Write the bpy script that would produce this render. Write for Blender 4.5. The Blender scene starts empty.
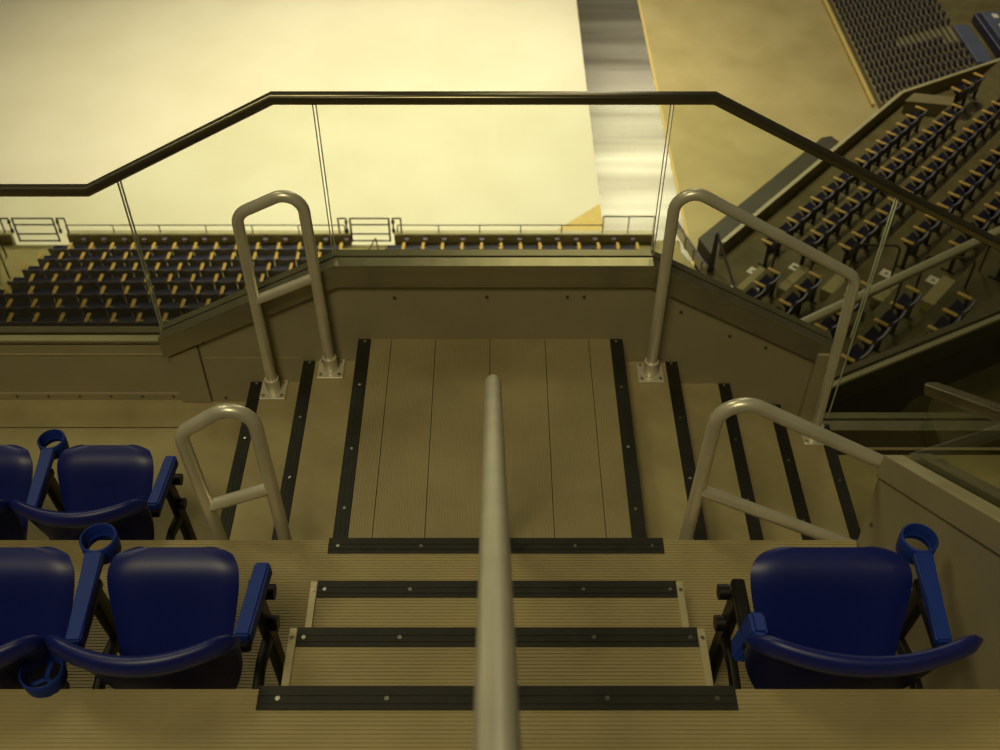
import bpy, bmesh, math, random
from mathutils import Vector, Matrix
random.seed(7)
C = bpy.context.scene.collection
PI = math.pi
ORD = ['first', 'second', 'third', 'fourth', 'fifth', 'sixth', 'seventh', 'eighth', 'ninth', 'tenth', 'eleventh',
       'twelfth', 'thirteenth', 'fourteenth', 'fifteenth', 'sixteenth', 'seventeenth', 'eighteenth', 'nineteenth',
       'twentieth', 'twenty-first', 'twenty-second', 'twenty-third', 'twenty-fourth']

# ------------------------------------------------------------------ materials
def new_mat(name):
    m = bpy.data.materials.new(name); m.use_nodes = True
    nt = m.node_tree
    return m, nt, nt.nodes['Principled BSDF']

def mat(name, col, rough=.6, metal=0., noise=0., scale=6., bump=0., bscale=60., spec=.5, stretch=(1, 1, 1), col2=None, detail=4.):
    m, nt, b = new_mat(name)
    b.inputs['Roughness'].default_value = rough
    b.inputs['Metallic'].default_value = metal
    b.inputs['Specular IOR Level'].default_value = spec
    b.inputs['Base Color'].default_value = (*col, 1)
    if noise or bump:
        tc = nt.nodes.new('ShaderNodeTexCoord'); mp = nt.nodes.new('ShaderNodeMapping')
        mp.inputs['Scale'].default_value = stretch
        nt.links.new(tc.outputs['Object'], mp.inputs['Vector'])
    if noise:
        n = nt.nodes.new('ShaderNodeTexNoise'); n.inputs['Scale'].default_value = scale
        n.inputs['Detail'].default_value = detail
        nt.links.new(mp.outputs['Vector'], n.inputs['Vector'])
        r = nt.nodes.new('ShaderNodeValToRGB')
        c2 = col2 or tuple(c * (1 - noise) for c in col)
        r.color_ramp.elements[0].color = (*c2, 1); r.color_ramp.elements[0].position = .32
        r.color_ramp.elements[1].color = (*col, 1); r.color_ramp.elements[1].position = .66
        nt.links.new(n.outputs['Fac'], r.inputs['Fac']); nt.links.new(r.outputs['Color'], b.inputs['Base Color'])
    if bump:
        n2 = nt.nodes.new('ShaderNodeTexNoise'); n2.inputs['Scale'].default_value = bscale
        nt.links.new(mp.outputs['Vector'], n2.inputs['Vector'])
        bp = nt.nodes.new('ShaderNodeBump'); bp.inputs['Strength'].default_value = bump; bp.inputs['Distance'].default_value = .004
        nt.links.new(n2.outputs['Fac'], bp.inputs['Height']); nt.links.new(bp.outputs['Normal'], b.inputs['Normal'])
    return m

def glass_mat(name, tint, refl=1.0):
    m = bpy.data.materials.new(name); m.use_nodes = True
    nt = m.node_tree; nt.nodes.remove(nt.nodes['Principled BSDF'])
    out = nt.nodes['Material Output']
    tr = nt.nodes.new('ShaderNodeBsdfTransparent'); tr.inputs['Color'].default_value = (*tint, 1)
    gl = nt.nodes.new('ShaderNodeBsdfGlossy'); gl.inputs['Roughness'].default_value = .02
    gl.inputs['Color'].default_value = (.9, .95, .9, 1)
    fr = nt.nodes.new('ShaderNodeFresnel'); fr.inputs['IOR'].default_value = 1.3
    mx = nt.nodes.new('ShaderNodeMixShader')
    ge = nt.nodes.new('ShaderNodeNewGeometry'); mu = nt.nodes.new('ShaderNodeMath'); mu.operation = 'SUBTRACT'; mu.use_clamp = True
    nt.links.new(fr.outputs['Fac'], mu.inputs[0]); nt.links.new(ge.outputs['Backfacing'], mu.inputs[1])
    nt.links.new(mu.outputs[0], mx.inputs['Fac']); nt.links.new(tr.outputs[0], mx.inputs[1]); nt.links.new(gl.outputs[0], mx.inputs[2])
    nt.links.new(mx.outputs[0], out.inputs['Surface'])
    return m

M = {}
M['deck'] = mat('ribbed_deck', (.42, .345, .178), .55, .0, .22, 3.0, spec=.4)
M['plank'] = mat('plank_deck', (.39, .325, .172), .55, 0, .2, 2.5, spec=.4)
M['tread'] = mat('smooth_tread', (.46, .385, .20), .6, 0, .25, 4.0, spec=.35)
M['riser'] = mat('riser_panel', (.33, .28, .15), .6, 0, .15, 3.0)
M['nosing'] = mat('black_nosing', (.016, .014, .009), .6, 0, .4, 18., bump=.25, bscale=120)
M['screw'] = mat('zinc_screw', (.62, .6, .52), .3, 1.0, .1, 30.)
M['trim'] = mat('pale_angle_trim', (.60, .53, .33), .45, .35, .15, 9.)
M['rail'] = mat('satin_aluminium', (.88, .83, .68), .34, .45, .12, 7., bump=.04, bscale=200)
M['panel'] = mat('painted_metal_panel', (.42, .365, .235), .55, .1, .12, 2.5)
M['fascia'] = mat('stainless_fascia', (.34, .31, .21), .27, .6, .12, 3., stretch=(1, 1, 8))  # same metal as the cap, darkened for its less lit front
M['capmetal'] = mat('brushed_cap_metal', (.58, .54, .38), .28, .85, .15, 3., stretch=(6, 1, 1))  # lighter copy of the fascia metal, top-face brightness put into the colour
M['caplow'] = mat('dull_cap', (.30, .265, .15), .4, .3, .15, 3.)
M['toprail'] = mat('dark_bronze_rail', (.27, .24, .16), .28, .9, .2, 6., stretch=(.3, 1, 1))
M['glass'] = glass_mat('clear_glass', (.95, .97, .93))
M['glassedge'] = mat('glass_edge', (.55, .60, .45), .2, 0, .1, 20.)
M['blue'] = mat('shaded_blue_plastic', (.006, .013, .165), .40, 0, .12, 8., bump=.05, bscale=300, spec=.5)  # pan and back blue darkened, standing in for shade on the folded seats
M['bluearm'] = mat('blue_arm_plastic', (.013, .042, .30), .5, 0, .12, 10., spec=.25)
M['black'] = mat('black_cast_metal', (.012, .011, .011), .45, .3, .3, 20.)
M['seam'] = mat('panel_seam', (.11, .09, .05), .7, 0, .2, 10.)
M['ice'] = mat('pale_rink_floor', (.80, .775, .665), .5, 0, .1, .35, spec=.3, col2=(.74, .71, .58), detail=6.)
M['strip'] = mat('grey_streaked_strip', (.33, .305, .24), .24, .8, .3, 1.1, stretch=(.06, 1, 1), col2=(.15, .13, .09), detail=6.)  # streaks of lighter and darker grey across the strip
M['gold'] = mat('ochre_concrete', (.50, .42, .21), .6, 0, .2, .8, spec=.25, col2=(.42, .345, .16), detail=7.)
M['goldline'] = mat('yellow_edge_line', (.74, .56, .2), .6, 0, .1, 4.)
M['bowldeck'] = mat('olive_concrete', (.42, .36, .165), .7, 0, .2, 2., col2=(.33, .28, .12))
M['cornerdeck'] = mat('shaded_olive_concrete', (.155, .128, .05), .75, 0, .3, 1.8, col2=(.10, .08, .028))  # darker copy of the olive concrete, the corner's weaker light put into colour
M['parapet'] = mat('parapet_paint', (.24, .2, .095), .6, 0, .15, 2.)
M['cap'] = mat('parapet_cap', (.62, .56, .36), .4, .3, .15, 3.)
M['navy'] = mat('navy_seat_plastic', (.030, .029, .085), .4, 0, .2, 5., spec=.6)
M['navyback'] = mat('navy_back_plastic', (.115, .105, .155), .45, 0, .2, 5., spec=.6)
M['tan'] = mat('tan_armrest', (.74, .48, .11), .45, 0, .15, 9.)
M['darkwall'] = mat('shade_dark_concrete', (.030, .026, .014), .8, 0, .3, 1.5)  # near-black so the gap stays dark, its shade put into the colour
M['darksmooth'] = mat('dark_smooth_barrier', (.055, .047, .02), .5, 0, .3, .8)
M['lilac'] = mat('lilac_painted_steel', (.20, .17, .24), .45, .3, .15, 9.)
M['darksteel'] = mat('dark_painted_steel', (.055, .045, .04), .5, .3, .2, 9.)
M['white'] = mat('white_board', (.85, .8, .68), .5, 0, .08, 5.)
M['mat'] = mat('blue_grey_vinyl', (.10, .12, .22), .5, 0, .2, 1.5)
M['bleach'] = mat('dim_purple_plastic', (.060, .048, .095), .5, 0, .2, 4.)
M['slat'] = mat('greenish_slat', (.30, .27, .18), .5, 0, .2, 4.)

# ------------------------------------------------------------------ mesh helpers
def V(*a): return Vector(a)

class MB:
    def __init__(s): s.bm = bmesh.new()
    def box(s, x0, x1, y0, y1, z0, z1, bev=0., seg=2):
        r = bmesh.ops.create_cube(s.bm, size=1.0)
        vs = r['verts']
        for v in vs:
            v.co = V((x0 + x1) / 2 + v.co.x * (x1 - x0), (y0 + y1) / 2 + v.co.y * (y1 - y0), (z0 + z1) / 2 + v.co.z * (z1 - z0))
        if bev:
            es = list({e for v in vs for e in v.link_edges})
            bmesh.ops.bevel(s.bm, geom=es, offset=bev, segments=seg, affect='EDGES', profile=.5)
        return s
    def prism(s, pts, d):
        """closed polygon pts (3D) pushed along vector d"""
        a = [s.bm.verts.new(p) for p in pts]; b = [s.bm.verts.new(Vector(p) + Vector(d)) for p in pts]
        s.bm.faces.new(a); s.bm.faces.new(b[::-1])
        n = len(a)
        for i in range(n):
            s.bm.faces.new((a[i], b[i], b[(i + 1) % n], a[(i + 1) % n]))
        return s
    def sweep(s, path, prof, closed_prof=True, up=None, caps=True):
        """sweep a 2-D profile [(a,b)] along path; mitred frames"""
        path = [Vector(p) for p in path]
        rings = []
        n = len(path)
        T = [(path[i + 1] - path[i]).normalized() for i in range(n - 1)]
        upv = Vector(up) if up else (V(0, 0, 1) if abs(T[0].z) < .9 else V(0, 1, 0))
        X = (upv - T[0] * upv.dot(T[0])).normalized()
        for i in range(n):
            t = T[0] if i == 0 else (T[-1] if i == n - 1 else (T[i - 1] + T[i]).normalized())
            tin = T[max(0, i - 1)]
            if i > 0:
                X = (X - t * X.dot(t)).normalized()
            Y = t.cross(X).normalized()
            k = 1.0
            if 0 < i < n - 1:
                k = 1 / max(.5, t.dot(tin))
                bend = (T[i] - T[i - 1])
            ring = []
            for a, b in prof:
                off = X * a + Y * b
                if 0 < i < n - 1 and bend.length > 1e-6:
                    bd = bend.normalized(); off = off + bd * off.dot(bd) * (k - 1)
                ring.append(s.bm.verts.new(path[i] + off))
            rings.append(ring)
        m = len(prof)
        for i in range(n - 1):
            for j in range(m):
                s.bm.faces.new((rings[i][j], rings[i + 1][j], rings[i + 1][(j + 1) % m], rings[i][(j + 1) % m]))
        if caps:
            s.bm.faces.new(rings[0][::-1]); s.bm.faces.new(rings[-1])
        return s
    def tube(s, path, r, seg=14, up=None):
        return s.sweep(path, [(r * math.cos(2 * PI * i / seg), r * math.sin(2 * PI * i / seg)) for i in range(seg)], up=up)
    def cyl(s, c, r, h, seg=20, r2=None, axis='z'):
        r2 = r if r2 is None else r2
        ret = bmesh.ops.create_cone(s.bm, cap_ends=True, segments=seg, radius1=r, radius2=r2, depth=h)
        R = {'z': Matrix(), 'x': Matrix.Rotation(PI / 2, 4, 'Y'), 'y': Matrix.Rotation(PI / 2, 4, 'X')}[axis]
        bmesh.ops.transform(s.bm, matrix=Matrix.Translation(Vector(c)) @ R, verts=ret['verts'])
        return s
    def ring(s, c, ro, ri, z0, z1, seg=28, tilt=None):
        prof = [(ri, z0), (ro * .96, z0), (ro, (z0 + z1) / 2), (ro, z1 - .004), (ro - .004, z1), (ri + .002, z1), (ri, z1 - .004)]
        rows = []
        for i in range(seg):
            a = 2 * PI * i / seg
            rows.append([s.bm.verts.new((c[0] + r * math.cos(a), c[1] + r * math.sin(a), z)) for r, z in prof])
        m = len(prof)
        for i in range(seg):
            for j in range(m):
                s.bm.faces.new((rows[i][j], rows[(i + 1) % seg][j], rows[(i + 1) % seg][(j + 1) % m], rows[i][(j + 1) % m]))
        return s
    def grid(s, pts):
        g = [[s.bm.verts.new(p) for p in row] for row in pts]
        for i in range(len(g) - 1):
            for j in range(len(g[0]) - 1):
                s.bm.faces.new((g[i][j], g[i][j + 1], g[i + 1][j + 1], g[i + 1][j]))
        return s
    def me(s, name, material, smooth=False, ang=40):
        bmesh.ops.recalc_face_normals(s.bm, faces=s.bm.faces[:])
        me = bpy.data.meshes.new(name); s.bm.to_mesh(me); s.bm.free()
        me.materials.append(material)
        if smooth:
            for p in me.polygons: p.use_smooth = True
            try: me.set_sharp_from_angle(angle=math.radians(ang))
            except Exception: pass
        return me
    def build(s, name, material, parent=None, smooth=False, ang=40, loc=None):
        o = bpy.data.objects.new(name, s.me(name, material, smooth, ang)); C.objects.link(o)
        if parent is not None: o.parent = parent
        if loc is not None: o.location = loc
        return o

def tag(o, label, cat, group=None, kind=None):
    o['label'] = label; o['category'] = cat
    if group: o['group'] = group
    if kind: o['kind'] = kind
    return o

def empty(name, loc, label, cat, group=None, rz=0, kind=None):
    o = bpy.data.objects.new(name, None); C.objects.link(o)
    o.empty_display_size = .1; o.location = loc; o.rotation_euler = (0, 0, rz)
    return tag(o, label, cat, group, kind)

def kids(o): return [x for x in o.children]

def copy_tree(o, parent=None):
    c = o.copy(); C.objects.link(c)
    if parent is not None: c.parent = parent
    for k in list(o.children): copy_tree(k, c)
    return c

def fillet(pts, r, seg=7):
    pts = [Vector(p) for p in pts]; out = [pts[0]]
    for i in range(1, len(pts) - 1):
        p = pts[i]; a = (pts[i - 1] - p); b = (pts[i + 1] - p)
        la, lb = a.length, b.length; a.normalize(); b.normalize()
        half = a.angle(b) / 2
        t = min(r / math.tan(half), la * .49, lb * .49); rr = t * math.tan(half)
        cen = p + (a + b).normalized() * (rr / math.sin(half))
        s0 = p + a * t - cen; s1 = p + b * t - cen
        w = s0.angle(s1)
        for k in range(seg + 1):
            f = k / seg
            out.append(cen + (s0 * math.sin((1 - f) * w) + s1 * math.sin(f * w)) / math.sin(w))
    out.append(pts[-1]); return out

RR = .0  # helper constant for rounded rectangles
def rrect(w, h, r, seg=3):
    out = []
    for cx, cy, a0 in ((w / 2 - r, h / 2 - r, 0), (-w / 2 + r, h / 2 - r, 90), (-w / 2 + r, -h / 2 + r, 180), (w / 2 - r, -h / 2 + r, 270)):
        for k in range(seg + 1):
            a = math.radians(a0 + 90 * k / seg)
            out.append((cx + r * math.cos(a), cy + r * math.sin(a)))
    return out

# ------------------------------------------------------------------ levels of the upper deck (landing = 0)
R0 = .2005                       # riser of the main aisle
Z1 = R0; ZA = 2 * R0; ZB = 3 * R0; Z2 = 4 * R0
Y1, Y2 = 2.214, 1.324            # front edges of the two seating rows
YA, YB = 1.904, 1.614            # front edges of the two aisle steps
YW = 3.44                        # inner face of the front parapet
XC = .009                        # centre of the aisle steps
SL, SR = .1335, .139             # risers of the side steps
TL = .257                        # tread of the side steps
XLO, XRO = -.590, .558           # landing edges
ZL0 = -3 * SL
ZR0 = -5.6 * SR

# ribbed decks ------------------------------------------------
def ribbed(x0, x1, y0, y1, z, along='x', pitch=.0110, h=.0021, thick=.03):
    """deck slab whose top carries narrow raised ribs running along x (or y)"""
    mb = MB()
    prof = []
    a, b = (y0, y1) if along == 'x' else (x0, x1)
    n = max(1, int(round((b - a) / pitch))); p = (b - a) / n
    prof.append((a, z - thick))
    for i in range(n):
        s = a + i * p
        prof += [(s, z - h), (s + p * .28, z - h), (s + p * .36, z), (s + p * .92, z), (s + p, z - h)]
    prof.append((b, z - thick))
    # strip faces only (top); plus closed sides via ngon ends avoided for speed
    lo, hi = (x0, x1) if along == 'x' else (y0, y1)
    def P(q, t): return (t, q[0], q[1]) if along == 'x' else (q[0], t, q[1])
    A = [mb.bm.verts.new(P(q, lo)) for q in prof]; B = [mb.bm.verts.new(P(q, hi)) for q in prof]
    for i in range(len(prof) - 1):
        mb.bm.faces.new((A[i], A[i + 1], B[i + 1], B[i]))
    mb.bm.faces.new((A[0], B[0], B[-1], A[-1]))
    return mb

XL = -5.5
fl = ribbed(XL, 1.245, Y2 - .14, Y1, Z1).build('floor', M['deck'])
tag(fl, 'ribbed tan deck of the seating row just above the landing', 'floor', kind='structure')
fl = ribbed(XL, 1.245, .30, Y2, Z2).build('floor', M['deck'])
tag(fl, 'ribbed tan deck of the row at the bottom edge of the picture', 'floor', kind='structure')
# risers under the front edges of those decks
o = MB().box(XL, 1.245, Y1 - .12, Y1 - .004, -1.6, Z1 - .03).build('wall_riser', M['riser'])
tag(o, 'plain riser below the front edge of the row above the landing', 'riser', kind='structure')
o = MB().box(XL, 1.245, Y2 - .12, Y2 - .004, Z1 - .02, Z2 - .03).build('wall_riser', M['riser'])
tag(o, 'plain riser under the deck edge behind the blue seats', 'riser', kind='structure')
# smooth floor of the lowest row at the left
f0 = MB().box(XL, XLO - 2 * TL + .01, Y1 - .1, YW + .03, ZL0 - .08, ZL0).build('floor', M['tread'])
tag(f0, 'smooth tan floor of the lowest seat row at the foot of the side steps', 'floor', kind='structure')
s = MB().box(XL, XLO - 2 * TL - .30, 3.276, 3.282, ZL0 - .001, ZL0 + .0015).build('seam', M['seam'], f0)
f0r = MB().box(XRO + 4 * TL - .01, 4.2, .2, YW + .03, ZR0 - .08, ZR0).build('floor', M['bowldeck'])
tag(f0r, 'dim olive concrete floor past the last side step near the glass partition', 'floor', kind='structure')

# nosing strips -------------------------------------------------
def nosing(parent, x0, x1, y0, y1, z, axis, lip_dir, lip=.035, screws=(), t=.004):
    """flat black strip with a turned-down front lip, grooves and countersunk screws"""
    mb = MB()
    mb.box(x0, x1, y0, y1, z, z + t, .002, 1)
    if axis == 'x':
        yl = y1 if lip_dir > 0 else y0
        mb.box(x0, x1, yl - .003, yl + .005, z - lip, z + t - .001)
        for g in (.32, .68):
            yy = y0 + (y1 - y0) * g; mb.box(x0 + .004, x1 - .004, yy - .003, yy + .003, z + t - .001, z + t + .0015)
    else:
        xl = x1 if lip_dir > 0 else x0
        mb.box(xl - .004, xl + .004, y0, y1, z - lip, z + t - .001)
        for g in (.32, .68):
            xx = x0 + (x1 - x0) * g; mb.box(xx - .003, xx + .003, y0 + .004, y1 - .004, z + t - .001, z + t + .0015)
    st = mb.build('nosing_strip', M['nosing'], parent)
    for k in screws:
        m2 = MB()
        c = (k, (y0 + y1) / 2, z + t + .001) if axis == 'x' else ((x0 + x1) / 2, k, z + t + .001)
        m2.cyl(c, .0062, .003, 12); m2.build('screw', M['screw'], st, True)
    return st

# landing ----------------------------------------------------------
land = empty('landing', (0, 0, 0), 'flat plank landing between the two side stairs at the foot of the aisle', 'landing', kind=None)
edges = [-.582, -.449, -.2555, -.0175, .2235, .414, .550]
mb = MB()
for a, b in zip(edges[:-1], edges[1:]):
    t_ = ribbed(a + .0013, b - .0013, Y1 - .004, YW, 0, along='y', pitch=.0098, h=.0016, thick=.025)
    tmp = bpy.data.meshes.new('t'); t_.bm.to_mesh(tmp); t_.bm.free(); mb.bm.from_mesh(tmp); bpy.data.meshes.remove(tmp)
mb.build('planks', M['plank'], land)
MB().box(XLO + .004, XRO - .004, Y1 - .004, YW, -.30, -.026).build('base', M['riser'], land)
nosing(land, XLO, -.538, Y1, YW - .002, 0, 'y', -1, screws=(3.42, 3.155, 2.80, 2.505))
nosing(land, .507, XRO, Y1, YW - .002, 0, 'y', 1, screws=(3.42, 3.14, 2.81, 2.50))

# side steps ---------------------------------------------------------
for side, n, rise, x_out, grp in ((-1, 2, SL, XLO, 'left'), (1, 4, SR, XRO, 'right')):
    for k in range(1, n + 1):
        z = -rise * k
        xa = x_out + side * TL * (k - 1); xb = x_out + side * TL * k
        where = 'seat side stair' if side < 0 else 'longer stair by the glass partition'
        st = empty('side_step', ((xa + xb) / 2, (Y1 + YW) / 2, z),
                   '%s step down from the plank landing on the %s' % (ORD[k - 1], where), 'step', 'side stair steps')
        cx_, cy_ = (xa + xb) / 2, (Y1 + YW) / 2
        lo, hi = min(xa, xb), max(xa, xb)
        in0, in1 = lo, hi
        zb = (ZL0 if side < 0 else ZR0)
        MB().box(in0 - cx_, in1 - cx_, Y1 - .003 - cy_, YW - cy_, zb - z, -.001).build('tread', M['tread'], st)
        w = .050
        ns = (lo, lo + w) if side < 0 else (hi - w, hi)
        sc = [Y1 + .22 + .33 * i for i in range(4)]
        nosing(st, ns[0] - cx_, ns[1] - cx_, Y1 - cy_, YW - .002 - cy_, 0, 'y', side, screws=[q - cy_ for q in sc])

# aisle steps -----------------------------------------------------------
hw = .578
for (yf, zt, zb, sc, nm) in ((YA, ZA, Z1, (-.524, -.26, .276, .545), 'lower'), (YB, ZB, Z1, (-.527, -.261, .277, .544), 'upper')):
    st = empty('aisle_step', (XC, Y2, zb), '%s of the two ribbed aisle steps with black strip and pale side trims' % nm, 'step', 'aisle steps between the rows')
    x0, x1 = -hw + .021, hw - .021
    yend = -.0 if nm == 'upper' else (YB - Y2) - .0
    yb = .002 if nm == 'upper' else YB - Y2 + .002
    m_ = ribbed(x0, x1, yb, yf - Y2, zt - zb, thick=.02); m_.build('tread', M['deck'], st)
    MB().box(x0, x1, yb, yf - Y2 - .003, .002, zt - zb - .021).build('riser', M['riser'], st)
    ns = nosing(st, x0 - .001, x1 + .001, yf - Y2 - .055, yf - Y2 + .001, zt - zb, 'x', 1, screws=[q - XC for q in sc])
    for sx in (-1, 1):
        q = MB()
        xa, xb = sx * (hw - .022), sx * hw
        q.box(min(xa, xb), max(xa, xb), yb, yf - Y2 + .002, zt - zb - .002, zt - zb + .006, .0015, 1)
        q.box(min(xb, xb - sx * .004), max(xb, xb - sx * .004), yb, yf - Y2 + .002, .003, zt - zb + .004)
        tr = q.build('side_trim', M['trim'], st)
        MB().cyl((sx * (hw - .011), yf - Y2 - .03, zt - zb + .007), .006, .003, 12).build('screw', M['screw'], tr, True)
for (nm, x0, x1, y, z, sc) in (('strip on the deck edge above the landing', XC - .577, XC + .573, Y1, Z1, (-.535, -.25, .278, .542)),
                               ('strip on the nearest deck edge below the centre handrail', XC - .588, XC + .585, Y2, Z2, (-.529, -.262, .277, .546))):
    e = empty('edge_strip', (0, y, z), 'black screwed anti-slip ' + nm, 'nosing strip', 'deck edge strips')
    nosing(e, x0, x1, -.058, .002, 0, 'x', 1, screws=sc, lip=.045)

# ------------------------------------------------------------------ front parapet
CAPZ = .427
def slopeL(x): return CAPZ + (x + .654) * .510       # left sloping cap height at x (x < -.654)
def slopeR(x): return CAPZ - (x - .654) * .558
par = empty('wall_front', (0, 0, 0), 'stepped front parapet with metal fascia below the glass', 'parapet', kind='structure')
XE, XR = -1.466, 1.505
TH = .075
def wallpiece(name, top, m=M['panel'], y0=YW, y1=YW + TH, bottom=-1.4):
    pts = [(x, y0, z) for x, z in top] + [(top[-1][0], y0, bottom), (top[0][0], y0, bottom)]
    return MB().prism(pts, (0, y1 - y0, 0)).build(name, m, par)
FH = .113
wallpiece('panel', [(XE + .02, slopeL(XE) - .045), (-.654, CAPZ - .045), (.654, CAPZ - .045), (XR - .02, slopeR(XR) - .045)])
# fascia: bent metal band along the top, standing proud of the panel
def band(name, pts, h, y0, y1, m):
    top = [(x, y0, z) for x, z in pts]; bot = [(x, y0, z - h) for x, z in pts][::-1]
    return MB().prism(top + bot, (0, y1 - y0, 0)).build(name, m, par)
band('fascia', [(XE, slopeL(XE)), (-.654, CAPZ)], FH, YW - .02, YW - .001, M['fascia'])
band('fascia', [(-.654, CAPZ), (.654, CAPZ)], FH, YW - .02, YW - .001, M['fascia'])
band('fascia', [(.654, CAPZ), (XR, slopeR(XR))], FH, YW - .02, YW - .001, M['fascia'])
# cap sheet on top and glass shoe behind it
def capstrip(pts, y0, y1, t, m, name):
    for (xa, za), (xb, zb) in zip(pts[:-1], pts[1:]):
        MB().prism([(xa, y0, za), (xb, y0, zb), (xb, y0, zb + t), (xa, y0, za + t)], (0, y1 - y0, 0)).build(name, m, par)
slope_pts = [(XE, slopeL(XE)), (-.654, CAPZ), (.654, CAPZ), (XR, slopeR(XR))]
capstrip(slope_pts, YW - .022, YW + .032, .003, M['capmetal'], 'cap')
capstrip([(a, b - .03) for a, b in slope_pts], YW + .032, YW + .044, .015, M['seam'], 'joint')
capstrip([(a, b - .04) for a, b in slope_pts], YW + .044, YW + .083, .044, M['fascia'], 'glass_shoe')
# end pilaster on the right, end panel on the left, panel seams and rivets
MB().box(XR - .075, XR, YW - .03, YW + TH, -5 * SR - .15, slopeR(XR) - .02, .004, 1).build('end_post', M['panel'], par)
MB().prism([(XE + .02, YW - .006, slopeL(XE) - .12), (XE + .155, YW - .006, slopeL(XE + .155) - .13), (XE + .155, YW - .006, ZL0 + .005), (XE + .02, YW - .006, ZL0 + .005)], (0, .006, 0)).build('end_panel', M['panel'], par)
MB().box(XE + .157, XE + .162, YW - .003, YW, ZL0 + .01, slopeL(XE + .16) - .13).build('seam', M['seam'], par)
MB().box(XE + .165, -.86, YW - .002, YW, -.118, -.114).build('seam', M['trim'], par)
for x, z in ((-.42, .24), (-.03, .245), (.31, .245), (.38, .245), (.80, .16), (1.03, .02), (-1.28, -.02), (-1.24, -.37), (-1.35, -.2), (1.2, -.05)):
    MB().cyl((x, YW - .002, z), .007, .006, 10, axis='y').build('rivet', M['seam'], par, True)

# low wall to the left of the sloped parapet
wl = empty('wall_left', (0, 0, 0), 'straight low wall with pale cap in front of the lowest seat row', 'parapet', kind='structure')
ZCL = -.03
MB().box(XL, XE + .03, YW + .025, YW + .11, -1.4, ZCL - .035).build('panel', M['panel'], wl)
MB().box(XL, XE - .005, YW + .016, YW + .056, ZCL - .012, ZCL + .004, .003, 1).build('cap', M['caplow'], wl)
MB().box(XL, XE - .0, YW + .072, YW + .112, ZCL - .04, ZCL + .004).build('glass_shoe', M['seam'], wl)
MB().box(XL, XE - .01, YW + .02, YW + .026, -.118, -.114).build('seam', M['trim'], wl)
MB().box(XL, XE + .02, YW + .012, YW + .026, ZL0 + .0, ZL0 + .04).build('base_flange', M['panel'], wl)
for i in range(9):
    MB().cyl((XE - .02 - i * .145, YW + .011, ZL0 + .026), .006, .006, 10, axis='y').build('rivet', M['seam'], wl, True)

# lower parapet past the right stair
wr = empty('wall_right', (0, 0, 0), 'low parapet with bright cap past the foot of the longer stair', 'parapet', kind='structure')
ZCR = -.575
MB().box(XR + .002, 4.2, YW, YW + .09, -1.4, ZCR - .035).build('panel', M['darksmooth'], wr)
MB().box(XR + .002, 4.2, YW - .02, YW + .038, ZCR - .001, ZCR + .004).build('cap', M['capmetal'], wr)
MB().box(XR + .002, 4.2, YW - .02, YW - .002, ZCR - .125, ZCR - .001).build('fascia', M['darksmooth'], wr)
MB().box(XR + .002, 4.2, YW - .026, YW - .014, ZCR - .137, ZCR - .124).build('lower_trim', M['trim'], wr)
MB().box(XR + .002, 4.2, YW + .052, YW + .09, ZCR - .04, ZCR + .006).build('glass_shoe', M['fascia'], wr)

# glass balustrade ------------------------------------------------------
YG = YW + .040
ZT = 1.135
gb = empty('glass_balustrade', (0, YG, 0), 'clear glass balustrade with dark bent top rail along the front parapet', 'balustrade')
def topz(x):
    if x < -1.588: return .759
    if x < -.809: return .759 + (x + 1.588) * (.406 / .779)
    if x < .805: return 1.165
    return 1.165 - (x - .805) * .535
def glass_panel(xs, bottom):
    xs = sorted(xs)
    top = [(x, 0, topz(x) - .012) for x in xs]; bot = [(x, 0, bottom(x)) for x in xs][::-1]
    g = MB().prism([(p[0], p[1] - .006, p[2]) for p in top + bot], (0, .012, 0)).build('glass_pane', M['glass'], gb)
    for x in (xs[0], xs[-1]):
        MB().box(x - .0016, x + .0016, -.006, .006, bottom(x) + .02, topz(x) - .015).build('pane_edge', M['glassedge'], g)
glass_panel([-5.4, -1.588, -1.462], lambda x: ZCL)
glass_panel([-1.450, -.809, -.664], slopeL)
glass_panel([-.652, .646], lambda x: CAPZ)
glass_panel([.658, .805, 1.505, 1.580], lambda x: slopeR(min(x, 1.505)))
glass_panel([1.592, 2.8], lambda x: ZCR)
prof = rrect(.038, .048, .012)
MB().sweep([(-5.5, 0, .759), (-1.588, 0, .759), (-.809, 0, 1.165), (.805, 0, 1.165), (2.75, 0, 1.165 - 1.945 * .535), (4.2, 0, .124)], prof, up=(0, 0, 1)).build('top_rail', M['toprail'], gb, True, 35)
# two small silver clips where the last sloping pane meets the post
for dz in (.05, .0):
    MB().cyl((XR + .012, YW + .05, slopeR(XR) + dz - .03), .008, .05, 12, axis='y').build('clip', M['screw'], gb, True)

# ------------------------------------------------------------------ handrails
def flange(parent, x, y, z):
    f = MB().box(x - .058, x + .058, y - .058, y + .058, z, z + .009, .002, 1).build('base_plate', M['rail'], parent)
    for sx in (-1, 1):
        for sy in (-1, 1):
            MB().cyl((x + sx * .041, y + sy * .041, z + .012), .008, .006, 6).build('bolt', M['screw'], f)
    MB().cyl((x, y, z + .045), .0315, .07, 24).build('collar', M['rail'], parent, True)

def pipe(parent, name, pts, r, fr):
    return MB().tube(fillet(pts, fr, 8), r, 18).build(name, M['rail'], parent, True, 60)

PR = .0235
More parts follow.
